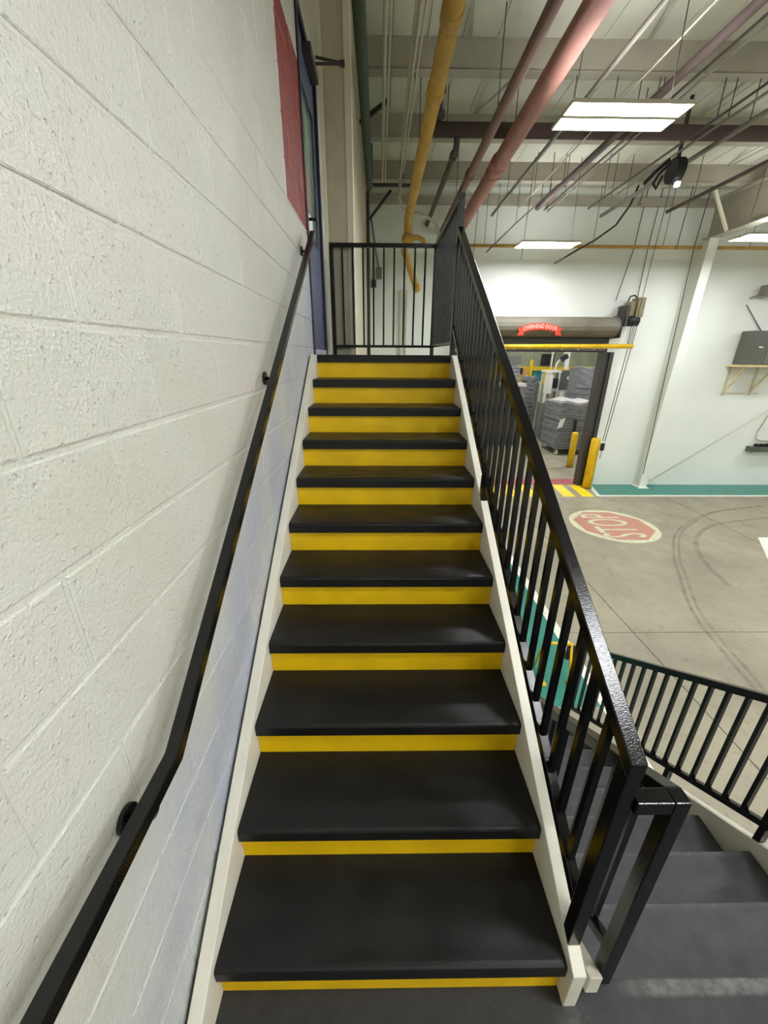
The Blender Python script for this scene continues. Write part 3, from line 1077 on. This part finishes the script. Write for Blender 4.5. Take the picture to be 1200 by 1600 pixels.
pipe('drain_pipe', 'dark green pipe running under the roof near the beige wall end', 'pipe', [(.31, -2, 4.8), (.31, 8.5, 4.8), (.31, 8.62, 4.84), (.31, 8.68, 4.95), (.31, 8.68, DECK-.001)], .062, GREENP, [], [3, 6])
mp = thing('sprinkler_main', 'thick brown sprinkler main crossing under the roof beams', 'pipe', (1.3, 6.94, 5.0))
MB().tube([(1.28, 6.94, 5.0), (15, 6.94, 5.0)], .092, 14).build('tube', BROWN, mp)
for x in (1.5, 4.4, 7.6, 11):
    hanger(mp, x, 6.94, 5.08)
br = thing('sprinkler_branch', 'brown sprinkler branch running from the main to the far wall', 'pipe', (1.66, 7.0, 4.8))
MB().tube([(1.66, 6.94, 4.905), (1.66, 6.96, 4.80), (1.65, 7.04, 4.76), (1.63, FAR-.002, 4.76)], .045, 10).build('tube', BROWN, br)
MB().tube([(1.65, 7.06, 4.76), (1.65, 7.2, 4.76)], .062, 12).build('coupling', BROWN, br)
rs = thing('sprinkler_riser', 'short brown riser standing on the sprinkler main', 'pipe', (1.38, 6.94, 5.1))
MB().tube([(1.38, 6.94, 5.094), (1.38, 6.94, 5.46)], .045, 10).build('tube', BROWN, rs)
MB().tube([(1.30, 6.94, 5.17), (1.46, 6.94, 5.17)], .05, 10).build('tee', BROWN, rs)
MB().tube([(1.30, 6.94, 5.44), (1.46, 6.94, 5.44)], .04, 10).build('cap', BROWN, rs)

cl = [(.555, 5.05, .022, 9.0), (.61, 5.05, .014, 9.0), (.86, 5.05, .020, 7.6), (.895, 5.02, .016, 8.8), (.95, 5.05, .014, 8.6)]
LBL = ['white conduit nearest the green pipe under the roof', 'thin white conduit paired beside the one nearest the green pipe',
       'white conduit with a kinked end left of the yellow pipe', 'long white conduit between two others left of the yellow pipe', 'slim white conduit next to the yellow pipe']
for (x, z, r, ye_), lb in zip(cl, LBL):
    t = pipe('conduit', lb, 'conduit', [(x, -2, z), (x, ye_, z)], r, OFFW, (), [2.8, 6.1], 'white conduits under the roof')
t = thing('flex_conduit', 'white flexible conduit curling below the yellow pipe elbow', 'conduit', (.9, 9, 4.6))
MB().tube([(.9, 8.9, 5.0), (.9, 8.95, 4.75), (.98, 9.0, 4.62), (1.2, 9.0, 4.56), (1.45, 9.0, 4.5), (1.65, 9.0, 4.38), (1.72, 9.0, 4.2), (1.72, 9.1, 3.9)], .03, 8).build('tube', OFFW, t)
hanger(t, .9, 8.9, 4.98)
t = thing('corner_pipe', 'dark pipe turning down the wall in the far left corner', 'pipe', (.26, 9, 2))
MB().tube([(1.15, 9.26, 5.08), (.34, 9.26, 5.08), (.28, 9.26, 5.02), (.26, 9.26, 4.94), (.26, 9.26, FLOOR)], .035, 8).build('tube', DARKC, t)
hanger(t, 1.0, 9.26, 5.1)
for (xa, za, xb, zb_, lb) in ((.24, 4.6, .75, 5.2, 'knee brace bar in the far corner under the green pipe'), (.24, 5.05, .62, 5.3, 'short knee brace bar high by the beige wall')):
    t = thing('knee_brace', lb, 'brace', (xa, 8, za))
    yy = 9.9 if za < 5 else 6.9
    MB().bar((xa-.03, yy, za), (xb, yy, zb_), .05, .05).build('bar', DARKC, t)
# electrical fittings on the far left wall area
t = thing('junction_cluster', 'dark junction boxes on the wall behind the landing railing', 'junction box', (.4, FAR-.1, 3.6))
MB().box(.42, .56, FAR-.12, FAR-.002, 3.62, 3.86).build('box', GREYC, t)
MB().box(.30, .42, FAR-.10, FAR-.002, 3.44, 3.60).build('box', DARKC, t)
MB().tube([(.48, FAR-.05, 3.86), (.40, FAR-.05, 4.3), (.30, FAR-.05, 4.9)], .02, 6).build('conduit', GREYC, t)
t = thing('wall_strut', 'vertical white strut channel on the far wall under the yellow pipe', 'strut', (1.1, FAR-.03, 1))
MB().box(1.02, 1.07, FAR-.05, FAR-.002, FLOOR, 3.4).build('channel', OFFW, t)
MB().box(1.16, 1.20, FAR-.05, FAR-.002, FLOOR, 3.4).build('channel', OFFW, t)

# conduits and cables running along the hall, right of the pink pipe
RUNS = [(3.02, 4.80, .028, GREYC, 'grey cable run right of the pink pipe'), (3.86, 4.80, .05, BROWN, 'dark red pipe run over the right end of the nearest twin light'),
        (4.10, 4.84, .014, DARKC, 'thin dark cable right of the dark red pipe'), (4.16, 4.80, .014, GREYC, 'thin grey cable right of the dark red pipe'),
        (4.95, 4.80, .015, DARKC, 'thin dark cable over the black cable reel'), (5.10, 4.80, .015, GREYC, 'thin grey cable over the black cable reel'),
        (5.40, 4.76, .035, GREYC, 'grey conduit beside the cable reel'), (6.75, 4.80, .035, BROWN, 'brown pipe run between the cable reel and the girder'),
        (3.55, 4.88, .010, OFFW, 'white cable above the dark red pipe')]
for (x, z, r, mt_, lb) in RUNS:
    pipe('overhead_run', lb, 'cable', [(x, -2, z), (x, FAR-.3-random.random(), z)], r, mt_, (), [2.8, 6.1, 8.9], 'cables and conduits under the roof')
yp2 = thing('cross_pipe', 'slim yellow pipe crossing before the far wall under the girder', 'pipe', (3, 10.42, 4.3))
za = on(1, 10.42, 1000, 386)[2]
MB().tube([(2.6, 10.42, za), (8.1, 10.42, za), (14, 10.42, za)], .034, 8).build('tube', YPIPE, yp2)
for x in (3.0, 5.6, 7.3, 9.4):
    hanger(yp2, x, 10.42, za+.02)
t = thing('slack_cable', 'dark slack cable sweeping down to the yellow cross pipe', 'cable', (5, 10, 4.2))
MB().tube([tuple(on(1, 9.9, *q)) for q in ((1000, 285), (985, 320), (962, 352), (930, 375), (898, 393), (866, 412))], .022, 6).build('cable', DARKC, t)
hanger(t, *on(1, 9.9, 1000, 285)[:2], on(1, 9.9, 1000, 285)[2])
t = thing('diagonal_rod', 'thin diagonal rod hung before the wall above the door sign', 'rod', (3, 9.9, 4.3))
MB().tube([tuple(on(1, 9.9, *q)) for q in ((760, 394), (805, 350), (860, 300), (890, 272))], .018, 6).build('rod', GREYC, t)
for q in ((773, 380), (806, 350), (845, 316)):
    p = on(1, 9.9, *q)
    hanger(t, p[0], p[1], p[2])
# hook-ended hanging drops
for q, lb in (((855, 322), 'dark pull cord ending above the far twin light'), ((815, 400), 'short hanging rod before the wall above the door sign'), ((1000, 315), 'hanging drop rod between the far light and the column'),
              ((1058, 384), 'hanging rod with hook right of the far light')):
    t = thing('drop_rod', lb, 'rod', tuple(on(1, 9.6, *q)))
    p = on(1, 9.6, *q)
    MB().tube([(p[0], 9.6, p[2]), (p[0]+.05, 9.6, DECK-.001)], .008, 6).build('rod', DARKC, t)
    MB().tube([(p[0]+.03*math.cos(a), 9.6, p[2]-.03+.03*math.sin(a)) for a in np.linspace(1.57, 6.6, 9)], .007, 6).build('hook', DARKC, t)
# pull ropes by the operator
for (qa, qb, lb) in (((990, 390), (962, 470), 'thin rope dropping to the door operator'), ((1012, 390), (980, 540), 'thin rope dropping to the clearance bar end'), ((1085, 385), (1005, 740), 'long thin rope running down beside the column')):
    a, b = on(1, FAR-.05, *qa), on(1, FAR-.05, *qb)
    if qb[1] > 600:
        a, b = on(1, FAR-.35, *qa), on(1, FAR-.35, *qb)
    t = thing('rope', lb, 'rope', tuple(b))
    MB().tube([tuple(b), tuple(a), (a[0]+.05, a[1], DECK-.001)], .009, 6).build('line', DARKC, t)
# cable reel
rl = thing('cable_reel', 'black cable reel hanging under the roof with a small lit lamp', 'reel', (5.15, 7, 4.5))
MB().tube([(5.10, 7.1, 4.60), (5.24, 7.1, 4.60)], .17, 18).build('drum', BLACKM, rl, bevel=.01)
MB().box(5.15, 5.19, 7.08, 7.12, 4.62, DECK-.001).build('bracket', DARKC, rl)
MB().tube([(5.0, 7, 4.66), (4.86, 7, 4.52), (4.80, 7, 4.40), (4.86, 7, 4.34), (4.92, 7, 4.5)], .02, 6).build('loop', BLACKM, rl)
MB().tube([(4.98, 7, 4.7), (4.8, 7, 4.55), (4.66, 7, 4.40)], .028, 6).build('arm', BLACKM, rl)
MB().box(5.14, 5.20, 6.95, 7.01, 4.36, 4.42).build('lamp_tip', SPOT, rl)

# ================================================================== ROOM BEYOND THE DOORWAY
BY = 25.0
bx0, bx1 = 2.0, 18
o = MB().box(bx0-.2, bx1+.2, FAR+.15, BY+.3, FLOOR-.2, FLOOR-.0).build('floor_beyond', CONC)
tag(o, 'worn concrete floor of the room beyond the doorway', 'floor', kind='structure')
o = MB().box(bx0-.2, bx1+.2, BY, BY+.2, FLOOR, 6).build('wall_beyond', CORR)
tag(o, 'green grey corrugated wall at the back of the next room', 'wall', kind='structure')
for k in range(64):
    x = bx0+.25*k
    MB().prism([(x-.07, BY), (x-.03, BY-.045), (x+.03, BY-.045), (x+.07, BY)], 2, 1.3, 6).build('corrugation', CORR, o)
MB().box(bx0, bx1, BY-.06, BY-.002, .2, 1.28).build('yellow_band', mcy, o)
o2 = MB().box(bx0-.2, bx0, FAR+.15, BY, FLOOR, 6).build('wall_beyond_left', FARW)
tag(o2, 'side wall of the next room behind the stairs', 'wall', kind='structure')
o2 = MB().box(bx1, bx1+.2, FAR+.15, BY, FLOOR, 6).build('wall_beyond_right', FARW)
tag(o2, 'opposite side wall of the next room', 'wall', kind='structure')
o2 = MB().box(bx0-.2, bx1+.2, FAR+.15, BY+.2, 6, 6.1).build('ceiling_beyond', DECKM)
tag(o2, 'plain roof deck of the next room', 'ceiling', kind='structure')
LB2 = 'unseen strip light added to light the next room'
for x, y in ((5, 14), (10, 14), (6, 20), (11.5, 20)):  # lights added out of view so the room beyond is lit
    t = thing('unseen_room_light', LB2, 'light', (x, y, 4.6), 'unseen strip lights added to light the next room')
    MB().box(x-.9, x+.9, y-.3, y+.3, 4.63, 4.68).build('housing', OFFW, t)
    MB().box(x-.88, x+.88, y-.28, y+.28, 4.61, 4.629).build('diffuser', LED, t)
    for s in (-.7, .7):
        MB().tube([(x+s, y, 4.68), (x+s, y, 5.999)], .006, 6).build('hanging_wire', DARKC, t)


def sheet_stack(x0, x1, y0, y1, z0, z1, n, lab, amp=.03, top=FOAM, grp='stacks of grey foam sheets'):
    t = thing('foam_stack', lab, 'foam sheets', ((x0+x1)/2, (y0+y1)/2, z0), grp)
    h = (z1-z0)/n
    for i in range(n):
        m = MB()
        dx, dy = random.uniform(-amp, amp), random.uniform(-amp, amp)
        gx, gy = 10, 4
        ph = random.random()*.5
        vs, fs = [], []
        for lay in (0, 1):
            for a in range(gx+1):
                for b in range(gy+1):
                    x = x0+(x1-x0)*a/gx+dx
                    y = y0+(y1-y0)*b/gy+dy
                    f = (i+lay)/n
                    zz = z0+h*(i+lay*.9)+f*.045*math.sin(a*.9+ph)*math.cos(b*.8)
                    vs.append((x, y, zz))
        q = (gx+1)*(gy+1)
        for a in range(gx):
            for b in range(gy):
                k = a*(gy+1)+b
                fs += [(k, k+1, k+gy+2, k+gy+1), (q+k, q+k+gy+1, q+k+gy+2, q+k+1)]
        for a in range(gx):
            for k, s in ((a*(gy+1), 1), (a*(gy+1)+gy, -1)):
                fs.append((k, k+gy+1, q+k+gy+1, q+k))
        for b in range(gy):
            for k in (b, gx*(gy+1)+b):
                fs.append((k, k+1, q+k+1, q+k))
        m.add(vs, fs)
        m.build('foam_sheet', top if i == n-1 else FOAM, t)
    return t


# cart with the big stack
ct = thing('sheet_cart', 'flat steel cart on casters under the big grey foam stack', 'cart', (8.0, 15.1, FLOOR))
MB().box(7.30, 8.75, 14.30, 16.0, -1.47, -1.40).build('platform', STEEL, ct)
for x in (7.42, 8.6):
    for y in (14.42, 15.85):
        MB().tube([(x-.03, y, FLOOR+.1), (x+.03, y, FLOOR+.1)], .1, 14).build('caster', PAPER, ct)
        MB().box(x-.045, x+.045, y-.02, y+.02, FLOOR+.1, -1.471).build('caster_fork', STEEL, ct)
MB().box(7.86, 7.93, 14.2, 14.28, -1.6, -.35).build('push_bar', BLACKM, ct)
MB().box(7.86, 7.93, 14.2, 14.31, -1.47, -1.41).build('bar_foot', BLACKM, ct)
st1 = sheet_stack(7.36, 8.7, 14.36, 15.95, -1.395, .30, 17, 'big stack of grey foam sheets on the steel cart', .03, FOAML)
MB().box(7.30, 7.32, 14.30, 14.31, -.5, -.48).build('tag_string', PAPER, st1)
MB().add([(7.33, 14.318, -.35), (7.52, 14.318, -.28), (7.45, 14.318, -.62), (7.27, 14.318, -.68), (7.33, 14.308, -.35), (7.52, 14.308, -.28), (7.45, 14.308, -.62), (7.27, 14.308, -.68)],
         [(0, 1, 2, 3), (7, 6, 5, 4), (0, 4, 5, 1), (1, 5, 6, 2), (2, 6, 7, 3), (3, 7, 4, 0)]).build('paper_tag', PAPER, st1)
# pallet tables carrying the taller stack, cabinet and machine behind
def table(x0, x1, y0, y1, z, lab):
    t = thing('work_table', lab, 'table', ((x0+x1)/2, (y0+y1)/2, FLOOR))
    MB().box(x0, x1, y0, y1, z-.06, z).build('top', FOAML, t)
    for x in (x0+.06, x1-.06):
        for y in (y0+.06, y1-.06):
            MB().box(x-.03, x+.03, y-.03, y+.03, FLOOR, z-.061).build('leg', STEEL, t)


table(8.1, 9.6, 15.5+.7, 17.2, .0, 'low table under the tall foam stack behind the cart')
sheet_stack(8.66, 9.5, 16.3, 17.1, .001, 1.46, 18, 'tall narrow stack of grey foam sheets behind the cart', .02)
table(8.65, 9.9, 18.3, 19.2, .40, 'work table under the dark grey cabinet')
cbn = thing('grey_cabinet', 'dark grey cabinet with a white label on a work table beyond the doorway', 'cabinet', (8.9, 18.6, .4))
MB().box(8.85, 9.75, 18.35, 19.1, .401, 1.26).build('body', simple('cab_grey', (92, 92, 92), .5), cbn, bevel=.01)
MB().box(9.36, 9.74, 18.33, 18.349, .42, 1.24).build('side_panel', simple('cab_dark', (60, 60, 60), .5), cbn)
MB().box(9.17, 9.27, 18.33, 18.349, .88, 1.0).build('label', PAPER, cbn)
mx0 = .36
mc_ = thing('white_machine', 'white machine frame with a tilted monitor beyond the doorway', 'machine', (7.9+mx0, 17.9, FLOOR))
MB().box(7.55+mx0, 8.15+mx0, 17.6, 18.2, FLOOR, -.1).build('base', simple('mach_grey', (120, 122, 118), .5), mc_)
for x in (7.58+mx0, 8.12+mx0):
    for y in (17.63, 18.17):
        MB().box(x-.03, x+.03, y-.03, y+.03, -.099, 1.2).build('upright', MACHW, mc_)
MB().box(7.52+mx0, 8.18+mx0, 17.57, 18.23, 1.2, 1.28).build('top', MACHW, mc_)
MB().box(7.60+mx0, 7.85+mx0, 17.6, 17.9, .3, 1.1).build('panel', MACHW, mc_)
MB().box(7.9+mx0, 8.1+mx0, 17.6, 17.8, .55, .95).build('control_box', BLACKM, mc_)
MB().tube([(8.0+mx0, 17.9, 1.28), (8.05+mx0, 17.9, 1.6), (8.2+mx0, 17.85, 1.78)], .05, 8).build('arm', MACHW, mc_)
MB().bar((8.14+mx0, 17.8, 1.72), (8.40+mx0, 17.75, 1.90), .08, .22).build('monitor', BLACKM, mc_)
MB().bar((8.26+mx0, 17.8, 1.96), (8.42+mx0, 17.75, 2.04), .08, .10).build('monitor_hood', MACHW, mc_)
sheet_stack(7.36, 7.86, 18.4, 19.2, FLOOR+.001, 1.0, 14, 'grey foam stack standing beside the white machine', .02)
pv = thing('press_unit', 'dark grey press unit left of the doorway view beyond the hall', 'machine', (5.9, 16.2, FLOOR))
MB().box(5.3, 6.25, 16.0, 16.9, FLOOR, .72).build('base', simple('press_dark', (70, 72, 70), .5), pv)
MB().box(5.2, 6.45, 15.9, 17.0, .72, .84).build('table_top', FOAML, pv)
for k in range(5):
    MB().box(5.55+.02*k, 6.2-.02*(k % 2), 16.1, 16.8, .845+.14*k, .965+.14*k).build('plate', FOAM, pv, bevel=.01)
MB().box(5.5, 6.18, 16.1, 16.8, 1.56, 1.9).build('head', BOXG, pv, bevel=.02)
bd = thing('tan_board', 'tan wooden board leaning upright beyond the doorway', 'board', (7.1, 20, FLOOR))
MB().box(7.3, 8.15, 20.5, 20.58, FLOOR, 1.25).build('panel', ORANGE, bd)
MB().box(8.18, 8.30, 20.48, 20.6, FLOOR, 1.7).build('yellow_post', BOLL, bd)
MB().box(7.45, 7.8, 20.42, 20.499, 1.0, 1.3).build('switch_box', BLACKM, bd)
bl = thing('blue_bin', 'small teal blue bin on a table beside the tan board', 'bin', (8.58, 20.5, .66))
table(8.3, 8.86, 20.2, 20.8, .66, 'grey table under the teal bin')
MB().box(8.38, 8.78, 20.3, 20.7, .661, 1.12).build('body', simple('bin_teal', (40, 128, 130), .5), bl, bevel=.02)
MB().box(8.36, 8.80, 20.28, 20.72, 1.12, 1.18).build('lid', simple('bin_lid', (30, 100, 104), .5), bl)
rk = thing('bottle_rack', 'yellow guard rail with upright pickets before the corrugated wall', 'rack', (10.5, 22.5, FLOOR))
MB().box(9.6, 13.4, 22.5, 22.56, 1.12, 1.2).build('top_rail', BOLL, rk)
MB().box(9.6, 13.4, 22.5, 22.56, .45, .52).build('mid_rail', BOLL, rk)
for k in range(16):
    MB().box(9.62+.25*k, 9.68+.25*k, 22.51, 22.55, FLOOR if k % 5 == 0 else .521, 1.119).build('picket', MACHW, rk)
wn_ = thing('dark_window', 'dark window panel set in the corrugated wall beyond', 'window', (10.2, BY-.1, 1.4))
MB().box(10.4, 11.15, BY-.12, BY-.05, 1.32, 1.98).build('panel', simple('dark_pane', (44, 42, 50), .2), wn_)
pc = thing('white_post', 'white steel post standing before the corrugated wall', 'post', (11, 23.5, FLOOR))
MB().box(11.2, 11.45, 23.4, 23.6, FLOOR, 5.999).build('shaft', MACHW, pc)
pc = thing('thin_post', 'thin white post standing before the dark window', 'post', (10.4, 23.5, FLOOR))
MB().box(10.4, 10.48, 23.4, 23.5, FLOOR, 5.999).build('shaft', MACHW, pc)

bpy.context.view_layer.update()
